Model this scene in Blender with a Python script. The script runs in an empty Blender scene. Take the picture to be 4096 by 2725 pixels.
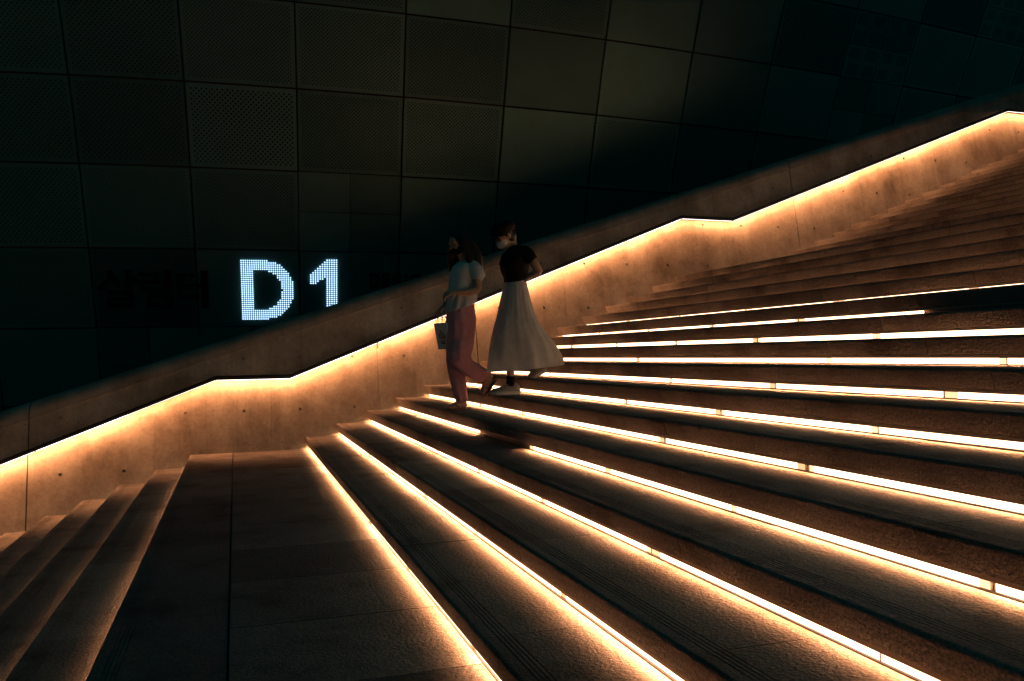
import bpy, bmesh, math, random
import numpy as np
from mathutils import Vector, Matrix

random.seed(7)
scene = bpy.context.scene
COL = scene.collection

# ------------------------------------------------------------------ camera
F_PX, YAW, PITCH, ROLL = 3438.2, .3117, .0150, -.0168      # solved from the stair and wall lines
def cam_axes():
    cy, sy = math.cos(YAW), math.sin(YAW)
    fwd = np.array([sy*math.cos(PITCH), cy*math.cos(PITCH), math.sin(PITCH)])
    right = np.array([cy, -sy, 0.]); up = np.cross(right, fwd)
    r2 = math.cos(ROLL)*right + math.sin(ROLL)*up
    u2 = -math.sin(ROLL)*right + math.cos(ROLL)*up
    return r2, u2, fwd
RGT, UPV, FWD = cam_axes()
cam_data = bpy.data.cameras.new('camera')
cam = bpy.data.objects.new('camera', cam_data); COL.objects.link(cam)
cam_data.sensor_width = 36.0
cam_data.lens = 36.0*F_PX/4096
cam_data.clip_start = .05; cam_data.clip_end = 400
m = Matrix.Identity(4)
for r in range(3):
    m[r][0], m[r][1], m[r][2] = RGT[r], UPV[r], -FWD[r]
cam.matrix_world = m
scene.camera = cam

# ------------------------------------------------------------------ night sky and exposure
world = bpy.data.worlds.new('World'); scene.world = world; world.use_nodes = True
bg = world.node_tree.nodes['Background']
bg.inputs['Color'].default_value = (.03, .44, .50, 1)
bg.inputs['Strength'].default_value = .060
vs = scene.view_settings
vs.view_transform = 'Standard'; vs.look = 'None'; vs.exposure = 0.0; vs.gamma = 1.0
scene.render.engine = 'CYCLES'
cy = scene.cycles
cy.use_denoising = True; cy.denoiser = 'OPENIMAGEDENOISE'; cy.denoising_input_passes = 'RGB_ALBEDO_NORMAL'; cy.denoising_prefilter = 'ACCURATE'
cy.max_bounces = 7; cy.diffuse_bounces = 4; cy.glossy_bounces = 3
cy.sample_clamp_indirect = 4.0
cy.use_light_tree = True
cy.use_adaptive_sampling = True; cy.adaptive_threshold = .004; cy.adaptive_min_samples = 64
cy.caustics_reflective = False; cy.caustics_refractive = False

# light levels
STEP_L, STEP_FACE, RAIL_L, RAIL_FACE, SIGN_L = 220.0, 6.5, 280.0, 4.0, 2.7

# ------------------------------------------------------------------ the stair's measures (metres, camera at the origin)
S = .93
B = .1843                                # lean of the parapet wall
D, ZL, TR, X0, X1, X16, H = 11.2187*S, -1.1511*S, .3867*S, -.5301*S, .8178*S, 7.6362*S, .15*S
def nosing(i):
    if i <= 0:  return X0 + i*TR, ZL + i*H
    if i <= 15: return X1 + (i-1)*TR, ZL + i*H
    return X16 + (i-16)*TR, ZL + i*H
def wall_y(z, off=0.): return D - off + B*z
def ray(x, y):                            # full-size photograph pixel -> direction
    return RGT*((x-2048)/F_PX) - UPV*((y-1362.5)/F_PX) + FWD
def at_y(x, y, Y):
    r = ray(x, y); return Vector(r*(Y/r[1]))
def on_wall(x, y, off=0.):
    r = ray(x, y); return Vector(r*((D-off)/(r[1]-B*r[2])))

# ------------------------------------------------------------------ material helpers
def new_mat(name):
    mt = bpy.data.materials.new(name); mt.use_nodes = True
    nt = mt.node_tree
    return mt, nt, nt.nodes['Principled BSDF']
def N(nt, typ, **kw):
    n = nt.nodes.new(typ)
    for k, v in kw.items(): setattr(n, k, v)
    return n
def L(nt, a, b): nt.links.new(a, b)
def math_node(nt, op, a, b=None, c=None):
    n = N(nt, 'ShaderNodeMath', operation=op)
    for i, v in enumerate((a, b, c)):
        if v is None: continue
        if isinstance(v, (int, float)): n.inputs[i].default_value = v
        else: L(nt, v, n.inputs[i])
    return n.outputs[0]
def ramp(nt, fac, stops):
    n = N(nt, 'ShaderNodeValToRGB'); cr = n.color_ramp
    while len(cr.elements) < len(stops): cr.elements.new(.5)
    for e, (p, c) in zip(cr.elements, stops):
        e.position = p; e.color = (*c, 1) if len(c) == 3 else c
    L(nt, fac, n.inputs['Fac']); return n.outputs['Color']
def noise(nt, vec, scale, detail=4, rough=.55):
    n = N(nt, 'ShaderNodeTexNoise'); n.inputs['Scale'].default_value = scale
    n.inputs['Detail'].default_value = detail; n.inputs['Roughness'].default_value = rough
    L(nt, vec, n.inputs['Vector']); return n.outputs['Fac']
def mixc(nt, fac, a, b, blend='MIX'):
    n = N(nt, 'ShaderNodeMix', data_type='RGBA', blend_type=blend)
    for idx, v in ((0, fac), (6, a), (7, b)):
        if isinstance(v, (int, float)): n.inputs[idx].default_value = v
        elif isinstance(v, tuple): n.inputs[idx].default_value = (*v, 1)
        else: L(nt, v, n.inputs[idx])
    return n.outputs[2]
def bump(nt, bs, height, strength, dist):
    n = N(nt, 'ShaderNodeBump'); n.inputs['Strength'].default_value = strength
    n.inputs['Distance'].default_value = dist
    L(nt, height, n.inputs['Height']); L(nt, n.outputs['Normal'], bs.inputs['Normal'])
def pos(nt): return N(nt, 'ShaderNodeNewGeometry').outputs['Position']

def granite():
    mt, nt, bs = new_mat('flamed_granite'); p = pos(nt)
    speck = noise(nt, p, 120, 3, .7)
    col = ramp(nt, speck, [(.28, (.095, .095, .094)), (.46, (.185, .182, .178)), (.60, (.26, .256, .25)), (.78, (.37, .362, .35))])
    big = noise(nt, p, 2.3, 5, .6)
    stain = ramp(nt, big, [(.34, (.40, .385, .37)), (.47, (.85, .84, .83)), (.58, (1, 1, 1))])
    col = mixc(nt, .85, col, stain, 'MULTIPLY')
    vo = N(nt, 'ShaderNodeTexVoronoi'); vo.inputs['Scale'].default_value = 3.2; L(nt, p, vo.inputs['Vector'])     # trodden-in gum and drips
    gum = math_node(nt, 'LESS_THAN', vo.outputs['Distance'], math_node(nt, 'MULTIPLY', math_node(nt, 'SUBTRACT', noise(nt, p, 2.0, 2, .5), .42), .30))
    col = mixc(nt, math_node(nt, 'MULTIPLY', gum, .6), col, (.035, .034, .033))
    oi = N(nt, 'ShaderNodeObjectInfo').outputs['Random']
    tint = ramp(nt, oi, [(0, (.62, .62, .63)), (1, (1.15, 1.12, 1.08))])
    col = mixc(nt, 1.0, col, tint, 'MULTIPLY')
    L(nt, col, bs.inputs['Base Color'])
    bs.inputs['Roughness'].default_value = .75
    bs.inputs['Specular IOR Level'].default_value = .12
    h1 = noise(nt, p, 62, 3, .6)
    h2 = noise(nt, p, 150, 2, .6)
    hh = math_node(nt, 'MULTIPLY_ADD', h2, .35, h1)
    bump(nt, bs, hh, 1.0, .009)
    return mt

def concrete(name='board_concrete', dark=1.0):
    mt, nt, bs = new_mat(name); p = pos(nt)
    mp = N(nt, 'ShaderNodeMapping'); mp.inputs['Scale'].default_value = (1, 1, .8); L(nt, p, mp.inputs['Vector'])
    big = noise(nt, mp.outputs[0], 2.1, 7, .62)
    col = ramp(nt, big, [(.28, (.155*dark, .135*dark, .105*dark)), (.45, (.30*dark, .27*dark, .225*dark)), (.62, (.43*dark, .395*dark, .335*dark)), (.8, (.53*dark, .49*dark, .43*dark))])
    fine = noise(nt, p, 26, 6, .7)
    col = mixc(nt, .55, col, ramp(nt, fine, [(.33, (.62, .60, .57)), (.56, (1, 1, 1))]), 'MULTIPLY')
    # thin vertical runs of damp
    mp2 = N(nt, 'ShaderNodeMapping'); mp2.inputs['Scale'].default_value = (7, 1, .35); L(nt, p, mp2.inputs['Vector'])
    run = noise(nt, mp2.outputs[0], 1.6, 4, .6)
    col = mixc(nt, .35, col, ramp(nt, run, [(.30, (.60, .57, .52)), (.47, (1, 1, 1))]), 'MULTIPLY')
    vo = N(nt, 'ShaderNodeTexVoronoi'); vo.inputs['Scale'].default_value = 15; L(nt, p, vo.inputs['Vector'])
    sel = noise(nt, p, 5.5, 2, .5)
    r_ = math_node(nt, 'MULTIPLY', math_node(nt, 'SUBTRACT', sel, .47), .55)
    pit = math_node(nt, 'LESS_THAN', vo.outputs['Distance'], r_)
    col = mixc(nt, math_node(nt, 'MULTIPLY', pit, .7), col, (.05, .045, .035))
    L(nt, col, bs.inputs['Base Color'])
    bs.inputs['Roughness'].default_value = .72
    hgt = math_node(nt, 'SUBTRACT', math_node(nt, 'MULTIPLY', fine, .5), pit)
    bump(nt, bs, hgt, .35, .004)
    return mt

def plain(name, col, rough=.6, metal=0., spec=.5):
    mt, nt, bs = new_mat(name)
    bs.inputs['Base Color'].default_value = (*col, 1); bs.inputs['Roughness'].default_value = rough
    bs.inputs['Metallic'].default_value = metal; bs.inputs['Specular IOR Level'].default_value = spec
    return mt
def fabric(name, col, rough=.85, scale=420, var=.18, thin=0., sheen=.15):
    mt, nt, bs = new_mat(name); p = pos(nt)
    w = noise(nt, p, scale, 2, .6); g = noise(nt, p, 14, 4, .6)
    c = mixc(nt, 1.0, tuple(col), ramp(nt, g, [(.3, (1-var,)*3), (.7, (1, 1, 1))]), 'MULTIPLY')
    L(nt, c, bs.inputs['Base Color']); bs.inputs['Roughness'].default_value = rough
    bs.inputs['Specular IOR Level'].default_value = .2
    bs.inputs['Sheen Weight'].default_value = sheen
    bump(nt, bs, w, .25, .001)
    if thin:                                  # light coming through the cloth
        tr = N(nt, 'ShaderNodeBsdfTranslucent'); L(nt, c, tr.inputs['Color'])
        mx = N(nt, 'ShaderNodeMixShader'); mx.inputs[0].default_value = thin
        L(nt, bs.outputs[0], mx.inputs[1]); L(nt, tr.outputs[0], mx.inputs[2]); L(nt, mx.outputs[0], nt.nodes['Material Output'].inputs['Surface'])
    return mt
def emitter(name, col, strength, jitter=.18, n=4, sampling='FRONT'):
    """a few constant-strength copies, so that neighbouring segments differ a little"""
    out = []
    for k in range(n):
        mt, nt, bs = new_mat(name); nt.nodes.remove(bs)
        em = N(nt, 'ShaderNodeEmission')
        em.inputs['Color'].default_value = (col[0], col[1]*(1 + jitter*.25*(k/max(1, n-1)-.5)), col[2]*(1 + jitter*.5*(k/max(1, n-1)-.5)), 1)
        em.inputs['Strength'].default_value = strength*(1 + jitter*(2*k/max(1, n-1)-1))
        L(nt, em.outputs[0], nt.nodes['Material Output'].inputs['Surface'])
        mt.cycles.emission_sampling = sampling
        out.append(mt)
    return out

def panel_mat(name, pitch, rad, w, h, cluster=False, perf=True):
    mt, nt, bs = new_mat(name)
    p = pos(nt)
    oi = N(nt, 'ShaderNodeObjectInfo').outputs['Random']
    base = mixc(nt, 1.0, (.175, .36, .33), ramp(nt, oi, [(0, (.58, .60, .62)), (1, (1.22, 1.17, 1.08))]), 'MULTIPLY')
    sm = noise(nt, p, 1.4, 5, .6)
    base = mixc(nt, .5, base, ramp(nt, sm, [(.3, (.72, .74, .74)), (.65, (1, 1, 1))]), 'MULTIPLY')
    bs.inputs['Metallic'].default_value = .65
    bs.inputs['Roughness'].default_value = .40
    if perf:
        uv = N(nt, 'ShaderNodeUVMap').outputs[0]
        sx = N(nt, 'ShaderNodeSeparateXYZ'); L(nt, uv, sx.inputs[0])
        u, v = sx.outputs[0], sx.outputs[1]
        def dist(off):
            a = math_node(nt, 'SUBTRACT', math_node(nt, 'FRACT', math_node(nt, 'ADD', math_node(nt, 'DIVIDE', u, pitch), off)), .5)
            c = math_node(nt, 'SUBTRACT', math_node(nt, 'FRACT', math_node(nt, 'ADD', math_node(nt, 'DIVIDE', v, pitch), off)), .5)
            return math_node(nt, 'SQRT', math_node(nt, 'ADD', math_node(nt, 'MULTIPLY', a, a), math_node(nt, 'MULTIPLY', c, c)))
        dd = math_node(nt, 'MINIMUM', dist(0.), dist(.5))
        hole = math_node(nt, 'LESS_THAN', dd, rad)
        def inside(c, size, mg):
            return math_node(nt, 'MULTIPLY', math_node(nt, 'GREATER_THAN', c, mg), math_node(nt, 'LESS_THAN', c, size-mg))
        if cluster:
            cu = math_node(nt, 'MODULO', u, w/2); cv = math_node(nt, 'MODULO', v, h/2)
            msk = math_node(nt, 'MULTIPLY', inside(cu, w/2, w*.075), inside(cv, h/2, h*.075))
        else:
            msk = math_node(nt, 'MULTIPLY', inside(u, w, .055), inside(v, h, .055))
        hole = math_node(nt, 'MULTIPLY', hole, msk)
        base = mixc(nt, hole, base, (.004, .005, .005))
        L(nt, math_node(nt, 'MULTIPLY_ADD', hole, .5, .40), bs.inputs['Roughness'])
        L(nt, math_node(nt, 'MULTIPLY_ADD', hole, -.65, .65), bs.inputs['Metallic'])
        bump(nt, bs, math_node(nt, 'SUBTRACT', 1., hole), .4, .01)
    L(nt, base, bs.inputs['Base Color'])
    return mt

PW, PH = 1.75, 1.315
WARM = (1.0, .37, .145)
M = dict(
    granite=granite(), concrete=concrete(), coping=concrete('coping_concrete', .8),
    dark=plain('dark_void', (.012, .012, .012), .9), core=plain('stair_core_concrete', (.10, .09, .08), .9),
    alu=plain('channel_metal', (.30, .27, .23), .45, .7), black=plain('black_metal', (.012, .012, .013), .4, .5),
    steel=plain('bracket_steel', (.55, .53, .50), .35, .9),
    led=emitter('step_light', WARM, STEP_L), led_amber=emitter('aged_diffuser', (1.0, .56, .27), 1.5, .4), led_face=emitter('step_diffuser', (1.0, .62, .36), STEP_FACE), led_off=plain('dead_diffuser', (.10, .11, .11), .4),
    rail_led=emitter('rail_light', WARM, RAIL_L, .12), rail_face=emitter('rail_line', (.95, .82, .80), RAIL_FACE, .3, sampling='NONE'),
    sign_led=emitter('sign_light', (.42, .65, 1.0), SIGN_L, 0., 1)[0],
    sign_dark=plain('sign_dark', (.005, .005, .005), .9, 0., .1),
    perf_a=panel_mat('perforated_coarse', .082, .195, PW, PH), perf_b=panel_mat('perforated_fine', .062, .19, PW, PH),
    perf_c=panel_mat('perforated_cluster', .075, .22, PW/2, PH/2, cluster=True), plate=panel_mat('plain_plate', 1, 0, 1, 1, perf=False),
    ground=plain('paving_far', (.12, .115, .105), .8),
)

# ------------------------------------------------------------------ object helpers
def link(name, mesh, mat=None, parent=None, smooth=False):
    o = bpy.data.objects.new(name, mesh); COL.objects.link(o)
    if mat is not None and not mesh.materials: mesh.materials.append(mat)
    if parent is not None: o.parent = parent
    if smooth:
        for f in mesh.polygons: f.use_smooth = True
    return o
def from_bm(name, bm, mat=None, parent=None, smooth=False):
    bmesh.ops.recalc_face_normals(bm, faces=bm.faces)
    me = bpy.data.meshes.new(name); bm.to_mesh(me); bm.free()
    o = link(name, me, mat, parent, smooth)
    if parent is not None and parent.type == 'EMPTY':       # meshes are written in world coordinates
        o.matrix_parent_inverse = Matrix.Translation(-parent.location)
    return o
def empty(name, loc=(0, 0, 0)):
    o = bpy.data.objects.new(name, None); COL.objects.link(o); o.location = loc
    o.empty_display_size = .2
    return o
def tag(o, label, cat, group=None):
    o['label'] = label; o['category'] = cat
    if group: o['group'] = group
    return o
def structure(o): o['kind'] = 'structure'; return o
def prism(bm, poly, y0, y1):
    """poly: (x, z) outline, extruded from y0 to y1"""
    a = [bm.verts.new((x, y0, z)) for x, z in poly]; c = [bm.verts.new((x, y1, z)) for x, z in poly]
    n = len(poly)
    for k in range(n): bm.faces.new((a[k], a[(k+1) % n], c[(k+1) % n], c[k]))
    bm.faces.new(a[::-1]); bm.faces.new(c)
def hexa(bm, p):
    """p: 8 points, bottom loop then top loop"""
    v = [bm.verts.new(q) for q in p]
    for f in ((3, 2, 1, 0), (4, 5, 6, 7), (0, 1, 5, 4), (1, 2, 6, 5), (2, 3, 7, 6), (3, 0, 4, 7)):
        bm.faces.new([v[k] for k in f])
def box(bm, x0, x1, y0, y1, z0, z1):
    hexa(bm, [(x0, y0, z0), (x1, y0, z0), (x1, y1, z0), (x0, y1, z0), (x0, y0, z1), (x1, y0, z1), (x1, y1, z1), (x0, y1, z1)])

# ------------------------------------------------------------------ ground
ZG = nosing(-10)[1]
bm = bmesh.new(); v = [bm.verts.new(q) for q in ((-90, -90, ZG-.12), (90, -90, ZG-.12), (90, 110, ZG-.12), (-90, 110, ZG-.12))]; bm.faces.new(v)
structure(from_bm('ground', bm, M['ground']))

# ------------------------------------------------------------------ stairs: stone blocks with an undercut face, four grip grooves, running bond
STONE, LEAN, PITCH_Y, JOINT = .088, .020, 1.455, .0035
GROOVES = (.050, .066, .082, .098)
def block_profile(depth, grooves=True, nose=True):
    pts = [(LEAN, -STONE), (.0015, -.013), (.0018, -.006), (.005, -.0015), (.011, 0)]
    if grooves:
        for g in GROOVES: pts += [(g-.002, 0), (g-.002, -.004), (g+.002, -.004), (g+.002, 0)]
    pts += [(depth, 0), (depth, -STONE)]
    return pts
_blocks = {}
def block_mesh(length, depth):
    key = (round(length, 3), round(depth, 3))
    if key not in _blocks:
        bm = bmesh.new(); prism(bm, block_profile(depth), 0, length)
        bmesh.ops.recalc_face_normals(bm, faces=bm.faces)
        me = bpy.data.meshes.new('step_block'); bm.to_mesh(me); bm.free(); me.materials.append(M['granite'])
        _blocks[key] = me
    return _blocks[key]
def y_min(x): return max(-2.2, x/1.134 - 2.4)
def joints(i, x):
    off = 2.73 if i % 2 else 2.0
    ys = [off + PITCH_Y*k for k in range(-6, 8)]
    return [y for y in ys if y_min(x) < y]
def lay_step(i, depth, parent):
    x, z = nosing(i)
    end = wall_y(z) + .02
    ys = [y for y in joints(i, x) if y < end - .12] + [end]
    for a, c in zip(ys[:-1], ys[1:]):
        o = bpy.data.objects.new('step_block', block_mesh(c-a-JOINT, depth)); COL.objects.link(o)
        o.parent = parent; o.location = (x + random.uniform(-.0012, .0012), a, z + random.uniform(-.0012, .0012))
def core(name, i0, i1, x_end):
    """solid stepped body under the stones of steps i0..i1"""
    bm = bmesh.new()
    for i in range(i0, i1+1):
        x, z = nosing(i)
        xe = nosing(i+1)[0] + .06 if i < i1 else x_end
        box(bm, x+.064, xe, y_min(x)+.1, wall_y(z)+.3, z-H-.45, z-STONE-.001)
    return structure(from_bm(name, bm, M['core']))
low = core('lower_stairs', -9, -1, X0+.06)
for i in range(-9, 0): lay_step(i, TR+.055, low)
upp = core('upper_stairs', 1, 14, nosing(15)[0]+.06)
for i in range(1, 15): lay_step(i, TR+.055, upp)
top = core('top_stairs', 16, 31, nosing(31)[0]+3)
for i in range(16, 31): lay_step(i, TR+.055, top)
lay_step(31, 2.5, top)
# landings: a nosing row, then paving slabs across
def slab(parent, x0, x1, y0, y1, z):
    bm = bmesh.new(); c = .002
    hexa(bm, [(x0, y0, z-.06), (x1, y0, z-.06), (x1, y1, z-.06), (x0, y1, z-.06)] + [(x0+c, y0+c, z), (x1-c, y0+c, z), (x1-c, y1-c, z), (x0+c, y1-c, z)])
    return from_bm('paving_slab', bm, M['granite'], parent)
def landing(name, i, x_back):
    x, z = nosing(i)
    bm = bmesh.new(); box(bm, x+.064, x_back, y_min(x)+.1, wall_y(z)+.3, z-H-.45, z-STONE-.001)
    box(bm, x+.47, x_back, y_min(x)+.1, wall_y(z)+.3, z-STONE, z-.061)
    o = structure(from_bm(name, bm, M['core']))
    end = wall_y(z)+.02
    ys = [y for y in [3.82 + PITCH_Y*k for k in range(-5, 8)] if y_min(x) < y < end-.12] + [end]
    for a, c in zip(ys[:-1], ys[1:]):
        q = bpy.data.objects.new('step_block', block_mesh(c-a-JOINT, .452)); COL.objects.link(q); q.parent = o; q.location = (x, a, z)
    ys = [y for y in [3.60 + .7205*k for k in range(-8, 14)] if y_min(x) < y < end-.1] + [end]
    for a, c in zip(ys[:-1], ys[1:]):
        slab(o, x+.4585, x_back, a+.0015, c-.0015, z + random.uniform(-.001, .001))
    return o
landing('landing', 0, X1+.075)
landing('upper_landing', 15, X16+.075)

# ------------------------------------------------------------------ light strips at the foot of every riser
ORD = ['', 'first', 'second', 'third', 'fourth', 'fifth', 'sixth', 'seventh', 'eighth', 'ninth', 'tenth', 'eleventh', 'twelfth', 'thirteenth', 'fourteenth', 'fifteenth', 'sixteenth', 'seventeenth', 'eighteenth', 'nineteenth', 'twentieth'] + ['twenty-' + q for q in ('first', 'second', 'third', 'fourth', 'fifth', 'sixth', 'seventh', 'eighth', 'ninth')]
SEG = 1.24
_led = {}
def seg_mesh(kind, length, var=0, mat=None):
    key = (kind, round(length, 3), var)
    if key not in _led:
        bm = bmesh.new()
        if kind == 'diffuser':
            e0, e1 = ((0, 0), (.05, 0), (0, .07), (.035, .03))[var] if var < 4 else (0, 0)
            for a, c in ((0, e0), (e0, length-e1), (length-e1, length)):
                if c - a > .001: box(bm, .048, .058, a + (.0004 if a else 0), c, -H+.0075, -H+.0360)
        elif kind == 'lamp': box(bm, .033, .044, 0, length, -H+.0375, -H+.0388)
        elif kind == 'channel':
            box(bm, .031, .0615, 0, length, -H+.0390, -STONE-.002)
            box(bm, .0588, .0612, 0, length, -H+.0070, -H+.0388)
            box(bm, .0290, .0308, 0, length, -H+.0352, -STONE-.002)
        else: box(bm, .041, .060, 0, length, -H+.0015, -H+.0065)
        bmesh.ops.recalc_face_normals(bm, faces=bm.faces)
        me = bpy.data.meshes.new(kind); bm.to_mesh(me); bm.free()
        if mat:
            me.materials.append(M['led_off'])
            if var < 9:
                me.materials.append(M[mat][var % 4]); me.materials.append(M['led_amber'][var % 4])
                for f in me.polygons:
                    if (kind == 'diffuser' and f.normal.x < -.9) or (kind == 'lamp' and f.normal.z < -.9): f.material_index = 2 if kind == 'diffuser' and (f.center.y < .045 and e0 or f.center.y > length-.06 and e1) else 1
        _led[key] = me
    return _led[key]
OFF = {4: (5.4, 6.8), 10: (-9, 4.33)}
def light_strip(i):
    x, z = nosing(i)
    o = empty('light_strip', (x, 0, z))
    y0 = y_min(x)+.15; y1 = wall_y(z-H)-.015
    if i <= 0:
        lab = 'warm light strip at the foot of the riser just below the landing edge' if i == 0 else f'warm light strip at the foot of the {ORD[-i]} step below the landing'
    elif i in OFF:
        lab = f'light strip of the {ORD[i]} step above the landing, ' + ('one segment in its middle dark' if i == 4 else 'gone dark towards the right')
    else:
        lab = f'warm glowing light strip at the foot of the {ORD[i]} step above the landing'
    tag(o, lab, 'light strip', 'light strips under the step noses')
    for kind, mat in (('channel', M['alu']), ('lower_rail', M['black'])):
        me = seg_mesh(kind, y1-y0)
        q = link(kind, me, mat, o); q.location = (0, y0, 0)
    cuts = [y0] + [y for y in [3.02 + SEG*k for k in range(-5, 7)] if y0+.1 < y < y1-.1] + [y1]
    for a, c in zip(cuts[:-1], cuts[1:]):
        gap = random.choice((.005, .008, .014, .03))
        dead = i in OFF and OFF[i][0] <= (a+c)/2 <= OFF[i][1]
        for kind, mat in (('diffuser', 'led_face'), ('lamp', 'led')):
            me = seg_mesh(kind, c-a-gap, 9 if dead else random.randrange(4), mat)
            q = link(kind, me, None, o); q.location = (0, a+gap/2, 0)
            if dead: q['label'] = 'dark dead segment of the light strip'
for i in list(range(-6, 16)) + list(range(16, 30)): light_strip(i)

# ------------------------------------------------------------------ leaning concrete parapet: panels with tie holes, rounded coping
def groove_z(x): return .071 + .3285*x
WX0, WX1 = -5.86, 15.45
wall = empty('concrete_parapet', (0, wall_y(ZL), ZL))
tag(wall, 'leaning fair-faced concrete parapet wall rising beside the steps, lit from its rail', 'wall')
def wp(x, z, off=0.): return Vector((x, wall_y(z, off), z))
GX = [-1.79 + .6255*k for k in range(-7, 29)]
GZ = [-.61 + .598*k for k in range(-5, 10)]
nrm = Vector((0, -1, B)).normalized()
def wall_panel(xa, xb, gap):
    xa += gap/2; xb -= gap/2
    za = lambda x: .33*x - 2.1
    bm = bmesh.new()
    outer = [(xa, za(xa)), (xb, za(xb)), (xb, groove_z(xb)), (xa, groove_z(xa))]
    vo = [bm.verts.new(wp(*p)) for p in outer]
    edges = [bm.edges.new((vo[k], vo[(k+1) % 4])) for k in range(4)]
    back = [bm.verts.new(wp(*p) - nrm*.30) for p in outer]
    cups = []
    for gx in GX:
        for gz in GZ:
            if not (xa+.05 < gx < xb-.05): continue
            if not (.33*gx-1.3 < gz < groove_z(gx)-.07): continue
            n = 12; r = .0185
            ring = [bm.verts.new(wp(gx + r*math.cos(6.2832*k/n), gz + r*math.sin(6.2832*k/n))) for k in range(n)]
            edges += [bm.edges.new((ring[k], ring[(k+1) % n])) for k in range(n)]
            cups.append(ring)
    bmesh.ops.triangle_fill(bm, edges=edges, use_beauty=True, use_dissolve=False)
    for ring in cups:
        inner = [bm.verts.new(v.co - nrm*.026) for v in ring]; n = len(ring)
        for k in range(n): bm.faces.new((ring[k], ring[(k+1) % n], inner[(k+1) % n], inner[k]))
        bm.faces.new(inner)
    for k in range(4): bm.faces.new((vo[k], back[k], back[(k+1) % 4], vo[(k+1) % 4]))
    bm.faces.new(back)
    return from_bm('wall_panel', bm, M['concrete'], wall)
JX = [WX0] + [-4.6, -3.35, -2.10, -.855, .39, 1.64, 2.905, 4.15, 5.42, 6.68, 7.93, 9.18, 10.43, 11.70, 12.95, 14.2] + [WX1]
STRONG = (-2.10, 2.905, 7.93, 12.95)
for a, c in zip(JX[:-1], JX[1:]):
    ga = .012 if a in STRONG else .0025; gb = .012 if c in STRONG else .0025
    wall_panel(a + ga/2, c - gb/2, 0)
bm = bmesh.new()
hexa(bm, [wp(WX0, .33*WX0-2.1) - nrm*.03, wp(WX1, .33*WX1-2.1) - nrm*.03, wp(WX1, .33*WX1-2.1)-nrm*.29, wp(WX0, .33*WX0-2.1)-nrm*.29,
          wp(WX0, groove_z(WX0)-.01) - nrm*.03, wp(WX1, groove_z(WX1)-.01)-nrm*.03, wp(WX1, groove_z(WX1)-.01)-nrm*.29, wp(WX0, groove_z(WX0)-.01)-nrm*.29])
from_bm('joint_backing', bm, M['dark'], wall)
# coping: small overhang, rounded shoulder, flat back
prof = [(.05, -.004), (-.012, -.004), (-.017, .004), (-.015, .014)]
for k in range(0, 10):
    a = math.pi/2*k/9
    prof.append((-.012 + .20*(1-math.cos(a)), .02 + .165*math.sin(a)))
prof += [(.40, .170), (.43, .14), (.45, -.6), (.05, -.6)]
cx = [WX0, -2.10, 2.905, 7.93, 12.95, WX1]
for a, c in zip(cx[:-1], cx[1:]):
    bm = bmesh.new(); secs = []
    n = max(2, int((c-a)/.6))
    for k in range(n+1):
        x = a + .006 + (c-a-.012)*k/n; g = groove_z(x)
        secs.append([bm.verts.new((x, wall_y(g) + p, g + q)) for p, q in prof])
    for s0, s1 in zip(secs[:-1], secs[1:]):
        for k in range(len(prof)): bm.faces.new((s0[k], s0[(k+1) % len(prof)], s1[(k+1) % len(prof)], s1[k]))
    bm.faces.new(secs[0]); bm.faces.new(secs[-1][::-1])
    o = from_bm('coping', bm, M['coping'], wall)
    for f in o.data.polygons: f.use_smooth = True
    o.data.set_sharp_from_angle(angle=math.radians(35))
# chalk ring scratched on the upper band
bm = bmesh.new(); c0 = on_wall(1600+660*.574, 820+508*.574); prev = None
for k in range(19):
    a = math.radians(110 + 250*k/18); rr = .034
    ring = []
    for s in (-1, 1):
        r2 = rr + s*(.0016 + .0008*math.sin(k))
        ring.append(bm.verts.new(wp(c0.x + r2*math.cos(a), c0.z + 1.1*r2*math.sin(a)) + nrm*.0015))
    if prev: bm.faces.new((prev[0], prev[1], ring[1], ring[0]))
    prev = ring
from_bm('chalk_mark', bm, plain('chalk', (.55, .52, .45), .9), wall)

# ------------------------------------------------------------------ handrail with light along its underside
rail = empty('handrail', wp(.2, -.24, .1))
tag(rail, 'dark slim handrail with a light line below it, kinked at the landings, on the wall', 'handrail')
path = [(-5.6, -2.326), (-.216, -.237), (.602, -.238), (5.966, 1.854), (6.782, 1.845), (12.336, 3.916), (13.15, 3.912), (15.3, 4.746)]
def rail_piece(name, pts, prof, mat):
    """prof: (out from the wall, up) outline swept along (x, z) points at rail distance"""
    bm = bmesh.new(); secs = []
    for x, z in pts:
        secs.append([bm.verts.new((x, wall_y(z) - a, z + u)) for a, u in prof])
    n = len(prof)
    for s0, s1 in zip(secs[:-1], secs[1:]):
        for k in range(n): bm.faces.new((s0[k], s0[(k+1) % n], s1[(k+1) % n], s1[k]))
    bm.faces.new(secs[0]); bm.faces.new(secs[-1][::-1])
    if not isinstance(mat, list): return from_bm(name, bm, mat, rail)
    o = from_bm(name, bm, M['led_off'], rail); o.data.materials.append(random.choice(mat))
    for f in o.data.polygons:
        if (name == 'rail_light' and f.normal.z < -.6) or (name == 'rail_lens' and f.normal.y < -.6): f.material_index = 1
    return o
rail_piece('rail_bar', path, [(.052, .006), (.086, .006), (.086, -.016), (.092, -.016), (.094, .004), (.102, .010), (.102, .032), (.096, .038), (.056, .038), (.050, .032), (.050, .010)], M['black'])
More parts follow.
